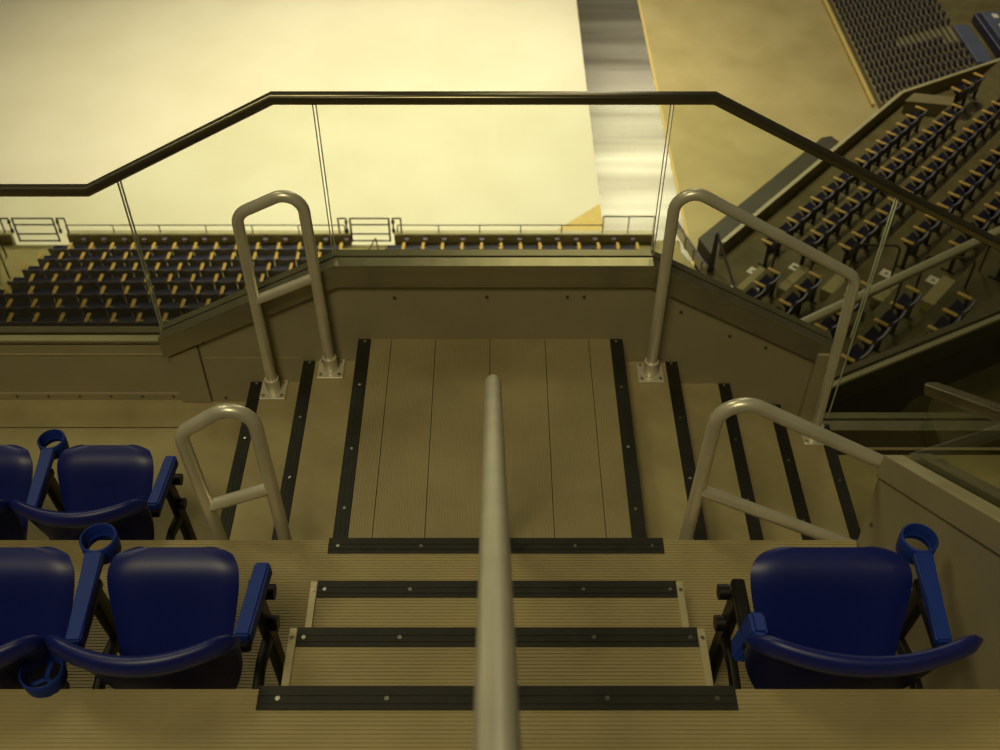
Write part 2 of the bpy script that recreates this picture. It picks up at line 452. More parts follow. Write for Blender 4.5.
# upper left hoop
h = empty('stair_handrail', (0, 0, 0), 'silver hoop handrail bolted to the seat side steps against the parapet', 'handrail', 'pipe handrails around the landing')
YU = 3.383
pipe(h, 'hoop', [(-.722, YU, -SL + .005), (-.735, YU, .845), (-1.000, YU, .715), (-.995, YU, -2 * SL + .005)], PR, .075)
pipe(h, 'crossbar', [(-.73, YU, .40), (-.99, YU, .275)], PR * .9, .01)
flange(h, -.722, YU, -SL); flange(h, -.995, YU, -2 * SL)
# upper right
h = empty('stair_handrail', (0, 0, 0), 'silver sloping handrail bolted to the longer stair against the parapet', 'handrail', 'pipe handrails around the landing')
pipe(h, 'hoop', [(.690, YU - .02, -SR + .005), (.690, YU - .02, .880), (1.470, YU - .02, .415), (1.500, YU - .02, -4 * SR + .005)], PR, .075)
flange(h, .690, YU - .02, -SR); flange(h, 1.500, YU - .02, -4 * SR)
# lower left hoop, beside the deck edge
h = empty('stair_handrail', (0, 0, 0), 'silver hoop handrail with crossbar standing beside the blue seats', 'handrail', 'pipe handrails around the landing')
YD = 2.285
pipe(h, 'hoop', [(-.738, YD, -SL + .005), (-.756, YD, .845), (-1.000, YD, .672), (-.955, YD, -2 * SL + .005)], PR, .075)
pipe(h, 'crossbar', [(-.745, YD, .40), (-.975, YD, .30)], PR * .95, .01)
flange(h, -.738, YD, -SL); flange(h, -.955, YD, -2 * SL)
# lower right
h = empty('stair_handrail', (0, 0, 0), 'silver handrail with lower bar running down behind the lone blue seat', 'handrail', 'pipe handrails around the landing')
pipe(h, 'hoop', [(.675, YD, -SR + .005), (.70, YD, .865), (1.50, YD, .395), (1.50, YD, -4 * SR + .005)], PR, .085)
pipe(h, 'crossbar', [(.70, YD, .385), (1.50, YD, -.05)], PR * .95, .01)
flange(h, .675, YD, -SR); flange(h, 1.50, YD, -4 * SR)
# centre rail of the aisle
h = empty('aisle_handrail', (0, 0, 0), 'long silver handrail running straight down the middle of the aisle', 'handrail')
sl = .715
def rz(y): return .885 + (2.337 - y) * sl
pipe(h, 'rail', [(.008, -1.0, rz(-1.0)), (-.003, 2.232, rz(2.232)), (-.003, 2.256, .76), (-.003, 2.262, .01)], .0245, .05)
MB().tube([(0, 1.22, Z2), (0, 1.22, rz(1.22))], .019, 16).build('post', M['rail'], h, True)
MB().tube([(0, .25, Z2), (0, .35, rz(.35))], .019, 16).build('post', M['rail'], h, True)
MB().cyl((-.003, 2.262, .03), .032, .05, 24).build('collar', M['rail'], h, True)

# ------------------------------------------------------------------ side wall on the right with glass
sw = empty('partition', (0, 0, 0), 'pale sloping side wall with glass and rail beside the lone blue seat', 'partition', kind='structure')
XWL = 1.25
def wz(y): return .618 + (2.234 - y) * .765
YN = .2
MB().prism([(XWL, 2.234, wz(2.234) - .1), (XWL, YN, wz(YN) - .1), (XWL, YN, -.6), (XWL, 2.20, -.6), (XWL, 2.20, Z1 - .05)], (.15, 0, 0)).build('panel', M['panel'], sw)
MB().prism([(XWL - .006, 2.240, wz(2.240)), (XWL - .006, YN, wz(YN)), (XWL - .006, YN, wz(YN) - .098), (XWL - .006, 2.240, wz(2.240) - .098)], (.06, 0, 0)).build('fascia', M['panel'], sw)
MB().prism([(XWL - .006, 2.242, wz(2.242)), (XWL - .006, YN, wz(YN)), (XWL - .006, YN, wz(YN) + .004), (XWL - .006, 2.242, wz(2.242) + .004)], (.06, 0, 0)).build('cap', M['cap'], sw)
MB().prism([(XWL + .085, 2.24, wz(2.24) - .03), (XWL + .085, YN, wz(YN) - .03), (XWL + .085, YN, wz(YN) + .012), (XWL + .085, 2.24, wz(2.24) + .012)], (.055, 0, 0)).build('glass_shoe', M['fascia'], sw)
MB().prism([(XWL + .06, 2.22, wz(2.22)), (XWL + .06, YN, wz(YN)), (XWL + .06, YN, wz(YN) + .30), (XWL + .06, 2.22, wz(2.22) + .30)], (.012, 0, 0)).build('glass_pane', M['glass'], sw)
MB().sweep([(XWL + .066, 2.25, wz(2.25) + .305), (XWL + .066, YN, wz(YN) + .305)], rrect(.04, .05, .012), up=(0, 0, 1)).build('top_rail', M['toprail'], sw, True, 35)
MB().cyl((XWL + .0, 2.16, .36), .007, .012, 10, axis='x').build('rivet', M['seam'], sw, True)

# ------------------------------------------------------------------ blue upper deck seats
def lerp(a, b, t): return a + (b - a) * t
def add_sub(o, lv=1, sol=None):
    if sol:
        m = o.modifiers.new('Solidify', 'SOLIDIFY'); m.thickness = sol; m.offset = 0
    m = o.modifiers.new('Subsurf', 'SUBSURF'); m.levels = lv; m.render_levels = lv
    for p in o.data.polygons: p.use_smooth = True

def make_back(parent, w):
    k = w / .46
    def plan(x): return -.012 + .078 * (abs(x) / .23 / k) ** 2
    prof = [(.34, .150), (.42, .180), (.52, .208), (.62, .224), (.69, .228), (.722, .218), (.742, .196), (.748, .17)]
    rows = []
    for z, hw_ in prof:
        hw_ *= k
        row = []
        for i in range(15):
            s_ = -1 + 2 * i / 14; x = hw_ * s_
            row.append((x, plan(x) + (.75 - z) * .26, z))
        rows.append(row)
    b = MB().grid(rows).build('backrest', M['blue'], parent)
    add_sub(b, 1, .012)
    # rolled rim along the top edge, thinning out at both ends
    n = 22; path = []; wd = []
    for i in range(n + 1):
        q = -1 + 2 * i / n; x = q * .236 * k
        path.append((x, plan(x) - .004, .742 - .020 * max(0, abs(q) - .8) / .2))
        wd.append(max(.25, math.sqrt(max(0, 1 - max(0, (abs(q) - .82) / .18) ** 2))))
    mbr = MB(); rings = []
    for (x, y, z), f in zip(path, wd):
        rings.append([mbr.bm.verts.new((x, y + .022 * f * math.cos(a), z - .006 + .033 * f * math.sin(a))) for a in [2 * PI * j / 14 for j in range(14)]])
    for r0, r1 in zip(rings[:-1], rings[1:]):
        for j in range(14): mbr.bm.faces.new((r0[j], r1[j], r1[(j + 1) % 14], r0[(j + 1) % 14]))
    mbr.bm.faces.new(rings[0][::-1]); mbr.bm.faces.new(rings[-1])
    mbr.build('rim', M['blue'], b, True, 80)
    return b

def make_pan(parent, w):
    k = w / .354
    A = V(0, .135, .365); B = V(0, .352, .680)
    ax = (B - A).normalized(); L = (B - A).length; nrm = V(0, -ax.z, ax.y)   # towards the sitter side
    prof = [(0, .132), (.12, .138), (.3, .150), (.5, .163), (.7, .175), (.82, .178), (.90, .172), (.955, .155), (.985, .125), (1.0, .095)]
    rows = []
    for t, hw_ in prof:
        row = []
        for i in range(13):
            s_ = -1 + 2 * i / 12; x = hw_ * k * s_
            dish = .020 * (abs(s_) ** 2.2) * (1 - t) + .010 * math.exp(-((1 - t) / .12) ** 2) * -1
            roll = -.030 * max(0, (t - .82) / .18) ** 2 - .012 * max(0, (abs(s_) - .75) / .25) ** 2
            p = A + ax * (t * L) + nrm * (dish + roll)
            row.append((x, p.y, p.z))
        rows.append(row)
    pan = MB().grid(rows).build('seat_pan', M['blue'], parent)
    m = pan.modifiers.new('Solidify', 'SOLIDIFY'); m.thickness = .036; m.offset = -1
    m = pan.modifiers.new('Bevel', 'BEVEL'); m.width = .012; m.segments = 3; m.limit_method = 'ANGLE'
    m = pan.modifiers.new('Subsurf', 'SUBSURF'); m.levels = 1; m.render_levels = 1
    for p in pan.data.polygons: p.use_smooth = True
    # hinge barrel
    MB().cyl((0, .13, .36), .022, w * .78, 16, axis='x').build('hinge', M['black'], pan, True)
    return pan

def make_arm(parent, x, kind, splay=0.):
    """kind: ring (cup holder at the tip), plain, raised"""
    a = None
    if kind == 'ring':
        mb = MB()
        xs = x
        top = [(x - .021, .125), (x - .020 + splay * .5, .25), (x - .026 + splay, .386), (x + .026 + splay, .386), (x + .020 + splay * .5, .25), (x + .021, .125)]
        mb.prism([(p[0], p[1], .640 - (.36 - min(.36, p[1])) * .10) for p in top], (0, 0, -.030))
        es = [e for e in mb.bm.edges]
        bmesh.ops.bevel(mb.bm, geom=es, offset=.005, segments=2, affect='EDGES')
        a = mb.build('armrest', M['bluearm'], parent, True, 50)
        cx_, cy_ = x + splay * 1.2, .430
        r = MB().ring((cx_, cy_), .0505, .0425, .578, .642)
        r.ring((cx_, cy_), .0430, .0360, .598, .606)
        r.build('cup_holder', M['bluearm'], a, True, 50)
    elif kind == 'plain':
        mb = MB()
        mb.prism([(x - .022, .135, .628), (x - .020 + splay, .350, .643), (x + .022 + splay, .350, .643), (x + .020, .135, .628)], (0, 0, -.052))
        bmesh.ops.bevel(mb.bm, geom=mb.bm.edges[:], offset=.006, segments=2, affect='EDGES')
        a = mb.build('armrest', M['bluearm'], parent, True, 50)
    else:
        mb = MB()
        mb.prism([(x - .040, .120, .52), (x - .035, .180, .53), (x + .000, .200, .645), (x + .000, .130, .650)], (.036, -.012, .012))
        bmesh.ops.bevel(mb.bm, geom=mb.bm.edges[:], offset=.008, segments=2, affect='EDGES')
        a = mb.build('armrest', M['bluearm'], parent, True, 50)
    return a

def make_standard(parent, x, knob=0):
    """black cast leg: foot, upright, strut back to the seat hinge"""
    mb = MB()
    mb.box(x - .022, x + .022, .20, .40, 0, .012, .004, 1)
    mb.sweep([(x, .345, .01), (x, .325, .28), (x, .290, .60)], rrect(.055, .030, .008), up=(0, 1, 0))
    mb.sweep([(x, .320, .33), (x, .20, .37), (x, .13, .36), (x, .09, .30)], rrect(.040, .026, .008), up=(0, 0, 1))
    mb.box(x - .018, x + .018, .12, .33, .565, .597, .006, 1)
    s_ = mb.build('standard', M['black'], parent, True, 40)
    if knob:
        for (yy, zz) in ((.335, .52), (.30, .42)):
            MB().cyl((x + knob * .026, yy, zz), .022, .03, 14, axis='x').build('pivot', M['black'], s_, True)
    return s_

def make_seat(loc, label, group, w=.46, panw=.354, arm=.2155, left='ring', right=None, rear_cup=False, lknob=0, rknob=0, splay=(0, 0)):
    t = empty('stadium_seat', loc, label, 'seat', group)
    make_back(t, w); make_pan(t, panw)
    make_arm(t, -arm, left, splay[0]); make_standard(t, -arm, lknob)
    if right:
        make_arm(t, arm, right, splay[1]); make_standard(t, arm, rknob)
    if rear_cup:
        x, y = -.255, .026
        cu = MB().ring((x, y), .053, .047, .600, .650).build('rear_cup_holder', M['bluearm'], t, True, 50)
        q = MB()
        for a in (90, 210, 330):
            ca, sa = math.cos(math.radians(a)), math.sin(math.radians(a))
            q.sweep([(x, y, .604), (x + ca * .048, y + sa * .048, .604)], rrect(.006, .012, .002), up=(0, 0, 1))
        q.build('strut', M['bluearm'], cu, True)
        MB().box(x - .03, x + .03, y + .045, y + .085, .605, .64, .006, 1).build('bracket', M['bluearm'], cu, True)
    return t

UG = 'blue upper deck seats'
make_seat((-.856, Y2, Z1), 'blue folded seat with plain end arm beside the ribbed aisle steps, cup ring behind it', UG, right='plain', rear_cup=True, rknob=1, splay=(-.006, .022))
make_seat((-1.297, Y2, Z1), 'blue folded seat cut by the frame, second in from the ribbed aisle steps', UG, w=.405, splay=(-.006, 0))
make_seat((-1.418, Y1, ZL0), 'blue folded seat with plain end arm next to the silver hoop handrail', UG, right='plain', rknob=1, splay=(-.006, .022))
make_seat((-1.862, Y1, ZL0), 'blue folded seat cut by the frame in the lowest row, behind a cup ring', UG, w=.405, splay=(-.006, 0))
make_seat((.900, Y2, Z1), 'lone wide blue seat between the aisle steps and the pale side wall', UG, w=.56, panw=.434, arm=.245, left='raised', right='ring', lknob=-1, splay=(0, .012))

# ------------------------------------------------------------------ arena floor
def poly(name, pts, z, m, label, thick=.3):
    o = MB().prism([(x, y, z) for x, y in pts], (0, 0, -thick)).build(name, m)
    return tag(o, label, 'floor', kind='structure')
ZF = -14.5
poly('floor', [(-40, 70), (-40, 8), (1.1, 8), (1.1, 22.6), (1.865, 23.37), (2.94, 24.40), (2.94, 70)], ZF, M['ice'], 'pale cream arena floor filling the upper left')
poly('floor', [(1.1, 8), (2.94, 8), (2.94, 24.40), (1.865, 23.37), (1.1, 22.6)], ZF, M['goldline'], 'small golden corner of floor behind the front rail')
poly('floor', [(2.94, 8), (5.12, 8), (5.12, 70), (2.94, 70)], ZF, M['strip'], 'grey sheeny strip crossing the arena floor')
poly('floor', [(5.20, 8), (40, 8), (40, 70), (5.20, 70)], ZF, M['gold'], 'ochre concrete floor in front of the bleachers')
o = MB().box(5.12, 5.20, 8, 70, ZF - .3, ZF + .01).build('trim_1', M['goldline']); tag(o, 'thin yellow line along the grey strip', 'floor line', kind='structure')
o = MB().box(11.68, 11.78, 29.4, 46, ZF, ZF + .12).build('trim_2', M['goldline']); tag(o, 'yellow kerb along the foot of the bleachers', 'kerb', kind='structure')

# ------------------------------------------------------------------ lower bowl, straight block
YR = [20.16 - .807 * k for k in range(9)]
ZRW = [-12.68 + .347 * k for k in range(9)]          # height of the armrests
HS = .60
mb = MB()
pts = [(0, 21.0, -15.2), (0, 21.0, ZRW[0] - HS)]
for k in range(9):
    yb = YR[k] - .36
    pts += [(0, yb, ZRW[k] - HS), (0, yb, ZRW[k] + .347 - HS)]
pts[-1] = (0, pts[-2][1], -15.2)
mb.prism([(-24, p[1], p[2]) for p in pts], (27.9, 0, 0))
bd = mb.build('floor', M['bowldeck']); tag(bd, 'stepped olive concrete under the straight lower seating block', 'floor', kind='structure')

def bowl_seat_meshes(p):
    """cell of width p: the armrest fills the first 6.5 cm, the back and pan the rest (x = 0 is the armrest's centre line)"""
    x0, x1 = .037, p - .040
    b = MB()
    prof = [(.30, .115), (.45, .080), (.60, .040), (.665, .020), (.69, .012)]
    rows = []
    for z, y in prof:
        ins = .02 if z > .68 else 0
        rows.append([(lerp(x0 + ins, x1 - ins, q / 6), y + .028 * (q / 3 - 1) ** 2, z) for q in range(7)])
    b.grid(rows)
    b.grid([[(px, py - (.045 if i < 4 else .032), pz + (.008 if i == 4 else 0)) for px, py, pz in reversed(row)] for i, row in enumerate(rows)])
    vs = b.bm.verts; vs.ensure_lookup_table(); n = 35
    def F(*i): b.bm.faces.new([vs[j] for j in i])
    for c in range(6): F(28 + c, 29 + c, n + 28 + 5 - c, n + 28 + 6 - c); F(c + 1, c, n + 6 - c, n + 5 - c)
    for r in range(4):
        F(r * 7, (r + 1) * 7, n + (r + 1) * 7 + 6, n + r * 7 + 6); F((r + 1) * 7 + 6, r * 7 + 6, n + r * 7, n + (r + 1) * 7)
    back = b.me('backrest', M['navyback'], True, 50)
    s_ = MB(); a_, e_ = x0 + .02, x1 - .02; c_ = .05
    s_.prism([(a_, .06, .44), (e_, .06, .44), (e_, .255, .545), (e_ - .03, .285, .575), (a_ + .03, .285, .575), (a_, .255, .545)], (0, .02, -.05))
    pan = s_.me('seat_pan', M['navy'], False)
    a = MB(); a.box(-.036, .036, .08, .335, .600, .635, .010, 2); arm = a.me('armrest', M['tan'], True, 50)
    l = MB(); l.box(-.02, .02, .10, .17, 0, .60); l.box(-.022, .022, .03, .30, 0, .015); leg = l.me('standard', M['black'])
    return back, pan, arm, leg

def bowl_seat(meshes, loc, rz, p, label, group, left=True, right=False, z=0):
    """loc = floor point under the armrest on the seat's low-u side (left of the cell)"""
    t = empty('arena_seat', loc, label, 'seat', group, rz)
    for me in meshes[:2]:
        o = bpy.data.objects.new(me.name, me); C.objects.link(o); o.parent = t
    for on, x in ((left, 0), (right, p)):
        if on:
            for me in meshes[2:]:
                o = bpy.data.objects.new(me.name, me); C.objects.link(o); o.parent = t; o.location = (x, 0, 0)
    return t

BM1 = bowl_seat_meshes(.494); BM2 = bowl_seat_meshes(.462); BM3 = bowl_seat_meshes(.50); BM4 = bowl_seat_meshes(.545)
starts = [-10.05, -9.94, -9.94, -9.91, -9.57, -9.16, -9.27]
limit = [-3.55, -3.6, -3.95, -4.3, -4.65, -5.1, -5.4]
P1 = .494
for k in range(7):
    x = starts[k]
    while x - P1 > -10.75: x -= P1
    xs = []
    while x + P1 / 2 < limit[k]:
        xs.append(x); x += P1
    nn = len(xs)
    for i, x in enumerate(xs):
        first = (i == 0); last = (i == nn - 1)
        bowl_seat(BM1, (x, YR[k] - .205, ZRW[k] - HS), 0, P1,
                  'navy seat, %s row up from the rink wall, %s from the far aisle' % (ORD[k], ORD[i]),
                  'seats of the straight lower block', left=(k in (1, 2) or not first), right=(last and k == 0))
for i in range(13):
    x = -2.144 - .462 + i * .462
    if i == 0: continue
    bowl_seat(BM2, (x, YR[0] - .205, ZRW[0] - HS), 0, .462,
              'navy front row seat with tan arm behind the rink wall, %s from the open gate' % ORD[i], 'front row seats between gate and ramp', left=True, right=(i == 12))
bowl_seat(BM2, (-2.144 - .462, YR[0] - .205, ZRW[0] - HS), 0, .462, 'navy front row seat with tan arm behind the rink wall, right beside the open gate', 'front row seats between gate and ramp', left=False)

# rink wall in front of the straight block
rw = empty('wall_rink', (0, 0, 0), 'low olive rink wall in front of the straight lower seats', 'parapet', kind='structure')
YP = 21.05
for x0, x1 in ((-24, -11.87), (-10.48, -3.52), (-2.45, 3.95)):
    MB().box(x0, x1, YP, YP + .12, -15.2, -13.03).build('panel', M['parapet'], rw)
    MB().box(x0, x1, YP - .02, YP + .15, -13.03, -12.98, .01, 1).build('cap', M['cap'], rw)
# little cup holders on the inside of the rink wall
xs = [-10.05 + .494 * i for i in range(14)] + [-2.144 + .462 * i for i in range(13)]
for i, x in enumerate(xs):
    if i >= 14: lab = 'dark cup holder on the rink wall towards the ramp, %s from the gate' % ORD[i - 14]
    else: lab = 'dark cup holder on the rink wall, %s from the far left gate' % ORD[i]
    q = MB(); q.cyl((x, YP - .075, -13.115), .045, .10, 12, r2=.062); q.box(x - .02, x + .02, YP - .03, YP + .0, -13.14, -13.08)
    tag(q.build('cup_holder', M['lilac'], None, True), lab, 'cup holder', 'cup holders on the rink wall')

def railing(name, x0, x1, y, zb, zt, n, label, m, r=.014, group=None, post_r=.014):
    e = empty(name, (0, 0, 0), label, 'railing', group)
    MB().tube([(x0, y, zt), (x1, y, zt)], r, 8).build('top_rail', m, e, True)
    for i in range(n):
        x = lerp(x0, x1, i / (n - 1)); MB().tube([(x, y, zb), (x, y, zt)], post_r, 8).build('post', m, e, True)
    return e
railing('guard_rail', -10.45, -3.65, YP + .06, -12.98, -12.76, 7, 'thin rail on the rink wall before the left seating block', M['darksteel'], group='rails on the rink wall')
railing('guard_rail', -2.36, 2.66, YP + .06, -12.98, -12.76, 6, 'thin rail on the rink wall between the gate and the ramp', M['darksteel'], group='rails on the rink wall')
railing('guard_rail', 2.66, 3.9, YP + .06, -12.98, -12.50, 3, 'taller rail on the rink wall at the ramp end', M['darksteel'], r=.018, group='rails on the rink wall')

def gate(x0, x1, label):
    e = empty('rink_gate', (0, YP + .05, 0), label, 'gate', 'open barred rink gates')
    zt, zb = -12.55, -13.25
    fr = MB()
    for x in (x0 + .1, x1 - .1): fr.tube([(x, 0, zb), (x, 0, zt)], .024, 8)
    fr.build('frame', M['darksteel'], e, True)
    for z in (zt, zt - .19, zt - .47, zb + .02):
        MB().tube([(x0 + .1, 0, z), (x1 - .1, 0, z)], .020, 8).build('bar', M['darksteel'], e, True)
    for sx, x in ((-1, x0), (1, x1)):
        MB().tube([(x, 0, -13.0), (x, 0, zt), (x + sx * .19, 0, zt), (x + sx * .19, 0, -12.98)], .020, 8).build('side_hoop', M['darksteel'], e, True)
        for z in (-12.66, -12.92): MB().cyl((x + sx * .0, 0, z), .04, .07, 8).build('hinge', M['darksteel'], e, True)
gate(-11.80, -10.62, 'barred metal rink gate at the far end of the left seating block')
gate(-3.60, -2.46, 'barred metal rink gate in the gap between the two front rows')
# sloping handrail by the far aisle
e = empty('guard_rail', (0, 0, 0), 'dark sloping handrail beside the pale steps at the far aisle', 'railing', 'rails on the rink wall')
MB().tube([(-11.9, 20.6, -12.55), (-10.95, 18.7, -11.72)], .03, 8).build('top_rail', M['darksteel'], e, True)
for f in (0.05, .95):
    p = V(-11.9, 20.6, -12.55).lerp(V(-10.95, 18.7, -11.72), f); MB().tube([(p.x, p.y, p.z - .75), p], .02, 8).build('post', M['darksteel'], e, True)
# small stair rail in the gate gap
e = empty('guard_rail', (0, 0, 0), 'small bent stair rail standing inside the gate gap', 'railing', 'rails on the rink wall')
MB().tube(fillet([(-3.05, 20.2, -13.25), (-3.0, 20.2, -12.85), (-2.85, 20.6, -12.75), (-2.82, 20.7, -13.25)], .06), .018, 8).build('hoop', M['darksteel'], e, True)

# ------------------------------------------------------------------ lower bowl, corner block
U = V(.666, .746, 0).normalized(); N = V(.746, -.666, 0).normalized()
def un(u_, n_, z=0): return U * u_ + N * n_ + V(0, 0, z)
AZ = math.atan2(U.y, U.x)
rzc = AZ                                   # local +x along U; seat faces -N which is +y rotated: (-sin, cos) = -N
NROW = [-7.6, -6.74, -5.88, -4.92, -4.06, -3.19]
ZROW = [-10.69, -10.19, -9.75, -9.40, -8.97, -8.54]
def uend(n_): return 24.93 + (n_ + 8.42) * 2.79
mb = MB(); na = -8.46
for k in range(7):
    nb = NROW[k] + .40 if k < 6 else -1.2
    z = (ZROW[k] if k < 6 else ZROW[5] + .43) - HS
    ue0, ue1 = min(30, uend(na)), min(30, uend(nb))
    mb.prism([un(10.5, na, z), un(ue0, na, z), un(ue1, nb, z), un(10.5, nb, z)], (0, 0, -15.2 - z))
    na = nb
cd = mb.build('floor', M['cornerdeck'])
tag(cd, 'stepped dim concrete under the angled corner seating block', 'floor', kind='structure')
def corner_row(k, u0, cnt, meshes, p, side):
    for i in range(cnt):
        uc = u0 + p * i
        back_n = NROW[k] + .205
        P = un(uc, back_n, ZROW[k] - HS)
        if side > 0: lab = 'navy seat beyond the corner stair, %s row from the parapet, %s from the stair' % (ORD[k], ORD[i])
        else: lab = 'navy seat on the near side of the corner stair, %s row, %s from the stair' % (ORD[k], ORD[cnt - 1 - i])
        bowl_seat(meshes, P, rzc, p, lab, 'seats of the corner block', left=True, right=(i == cnt - 1))
corner_row(0, 17.05, 14, BM3, .5, 1)
corner_row(1, 16.85, 14, BM3, .5, 1)
corner_row(2, 16.77, 16, BM3, .5, 1)
corner_row(3, 17.25, 9, BM3, .5, 1)
corner_row(4, 17.17, 6, BM3, .505, 1)
corner_row(5, 16.95, 2, BM3, .5, 1)
corner_row(1, 15.73 - 1.05, 2, BM3, .525, -1)
corner_row(2, 15.63 - 1.59, 3, BM3, .53, -1)
corner_row(3, 15.59 - 2.08, 4, BM3, .52, -1)
corner_row(4, 15.48 - 2.30, 4, BM4, .575, -1)
corner_row(5, 15.35 - 1.65, 3, BM4, .55, -1)
# two seats turned at the far end by the bend of the parapet
for i, (uu, nn) in enumerate(((24.45, -7.05), (24.95, -7.0))):
    bowl_seat(BM3, un(uu, nn + .2, -10.25 - HS + .1), rzc - .12, .5, 'navy seat with tan arm at the bend of the corner parapet, %s along' % ORD[i], 'seats of the corner block', left=True, right=(i == 1))
# aisle step blocks + number plates
e = empty('corner_stair', (0, 0, 0), 'low concrete stair running between the corner seat rows', 'steps')
for k in range(5):
    MB().prism([un(15.85, NROW[k] + .10, ZROW[k] - HS + .002), un(16.75, NROW[k] + .10, ZROW[k] - HS + .002), un(16.75, NROW[k] + .399, ZROW[k] - HS + .002), un(15.85, NROW[k] + .399, ZROW[k] - HS + .002)], (0, 0, .2)).build('step', M['bowldeck'], e)
for i, (uu, nn) in enumerate(((15.95, -7.6), (16.75, -7.62), (16.85, -6.78), (16.9, -5.0), (16.75, -4.1), (15.85, -6.9))):
    k = min(range(6), key=lambda j: abs(NROW[j] - nn))
    z = ZROW[k] - HS
    q = empty('row_plate', un(uu, nn, z), 'small white row marker plate on the corner stair, %s listed from the parapet' % ORD[i], 'marker plate', 'row markers on the corner stair', rzc)
    MB().box(-.11, .11, -.11, .11, 0, .006).build('plate', M['white'], q)
    MB().box(-.035, .035, -.03, .03, .006, .009).build('mark', M['slat'], q)
# aisle hoop rails in the corner stair
for i, (uu, nn, k) in enumerate(((16.45, -6.75, 1), (16.4, -5.2, 3), (16.35, -3.9, 4))):
    z = ZROW[k] - HS
    e = empty('guard_rail', (0, 0, 0), 'dark hoop rail in the corner stair, %s up from the parapet' % ORD[i], 'railing', 'hoops of the corner stair')
    MB().tube(fillet([un(uu, nn - .35, z - .2), un(uu, nn - .35, z + .72), un(uu, nn + .45, z + 1.10), un(uu, nn + .45, z + .2)], .08), .022, 8).build('hoop', M['darksteel'], e, True)

# corner parapet with pale coping
cp = empty('wall_corner', (0, 0, 0), 'angled corner parapet with pale coping in front of the corner seats', 'parapet', kind='structure')
NP = -8.42; ZP = -10.98
bend = un(24.95, NP); end = V(14.6, 26.55, 0)
for a, b in ((un(16.75, NP), bend), (bend, end)):
    d = (b - a).normalized(); off = V(-d.y, d.x, 0) * .075
    MB().prism([a + V(0, 0, -15.2), b + V(0, 0, -15.2), b + V(0, 0, ZP), a + V(0, 0, ZP)], off).build('panel', M['parapet'], cp)
    MB().prism([a - off * .1 + V(0, 0, ZP), b - off * .1 + V(0, 0, ZP), b - off * .1 + V(0, 0, ZP + .03), a - off * .1 + V(0, 0, ZP + .03)], off * 1.2).build('cap', M['cap'], cp)
# inner wing wall of the far end
wing = MB().prism([un(24.6, -8.2, -11.28), un(25.2, -7.2, -11.28), un(25.2, -7.2, -10.95), un(24.6, -8.2, -10.95)], U * .5).build('wall_wing', M['parapet'])
tag(wing, 'small olive block in the bend of the corner parapet', 'parapet', kind='structure')

# dark barrier and pale ramp below the corner parapet
o = MB().prism([un(19.4, -10.45, -13.4), un(25.5, -10.45, -13.4), un(25.75, -10.3, -13.4), un(25.1, -8.56, -13.4), un(18.3, -8.56, -13.4)], (0, 0, -1.1)).build('rink_barrier', M['darksmooth'])
tag(o, 'dark smooth barrier deck below the corner parapet at the floor edge', 'barrier')
o = MB().prism([un(25.4, -10.35, -14.3), un(27.9, -10.35, -14.3), un(27.9, -8.7, -14.0), un(25.4, -8.7, -14.0)], (0, 0, -.25)).build('floor_ramp', M['bowldeck'])
tag(o, 'dull olive ramp between the barrier and the bleachers', 'ramp', kind='structure')

# curved boards with rail, blue gate leaf
e = empty('ramp_boards', (0, 0, 0), 'pale boards under a lilac rail, running towards the blue gate', 'railing')
ps = [V(4.55, 21.5, 0), V(4.69, 20.9, 0), V(4.83, 20.45, 0), V(4.96, 19.98, 0), V(5.13, 19.5, 0), V(5.32, 19.1, 0), V(5.5, 18.85, 0)]
MB().tube([p + V(0, 0, -12.95) for p in ps], .025, 8).build('top_rail', M['lilac'], e, True)
for p in ps: MB().tube([p + V(0, 0, -13.32), p + V(0, 0, -12.95)], .022, 8).build('post', M['lilac'], e, True)
for a, b in zip(ps[:-1], ps[1:]):
    d = (b - a).normalized(); off = V(-d.y, d.x, 0) * .03
    a2 = a.lerp(b, .06); b2 = a.lerp(b, .94)
    MB().prism([a2 + V(0, 0, -13.3), b2 + V(0, 0, -13.3), b2 + V(0, 0, -13.02), a2 + V(0, 0, -13.02)], off).build('board', M['white'], e)
o = MB().box(3.95, 4.6, 8, 21.2, -15.2, -13.3).build('floor', M['bowldeck']); tag(o, 'olive landing beside the pale ramp boards', 'floor', kind='structure')
o = MB().prism([(4.6, 8, -13.6), (4.6, 21.3, -13.6), (5.6, 18.8, -13.6), (6.9, 18, -13.6), (6.9, 8, -13.6)], (0, 0, -1.6)).build('floor', M['bowldeck']); tag(o, 'olive ramp floor at the foot of the corner stair', 'floor', kind='structure')
e = empty('blue_gate', (0, 0, 0), 'open gate leaf with dark blue panel and lilac post at the ramp', 'gate')
A_ = V(4.58, 17.67, 0)
MB().prism([A_ + V(-.10, -.13, -11.28), A_ + V(.05, .06, -11.28), A_ + V(.02, .02, -10.36), A_ + V(-.03, -.04, -10.36)], N * .05).build('panel', M['navy'], e)
MB().tube([A_ + V(0, 0, -10.34), V(4.99, 16.97, -11.27)], .028, 8).build('brace', M['lilac'], e, True)
MB().tube([A_ + V(0, 0, -11.28), A_ + V(0, 0, -10.34)], .03, 8).build('post', M['lilac'], e, True)

# pale guard rail across the corner block
e = empty('guard_rail', (0, 0, 0), 'wide pale rail on thin posts crossing the corner seat rows', 'railing')
a = V(4.2, 12.22, -8.3); b = V(11.5, 16.67, -8.3)
MB().sweep([a, b], rrect(.10, .16, .03), up=(0, 0, 1)).build('top_rail', M['cap'], e, True, 40)
for f, zb in ((.10, -9.6), (.36, -9.6), (.62, -9.5), (.88, -9.3)):
    p = a.lerp(b, f); MB().tube([V(p.x, p.y, zb), p], .02, 8).build('post', M['darksteel'], e, True)
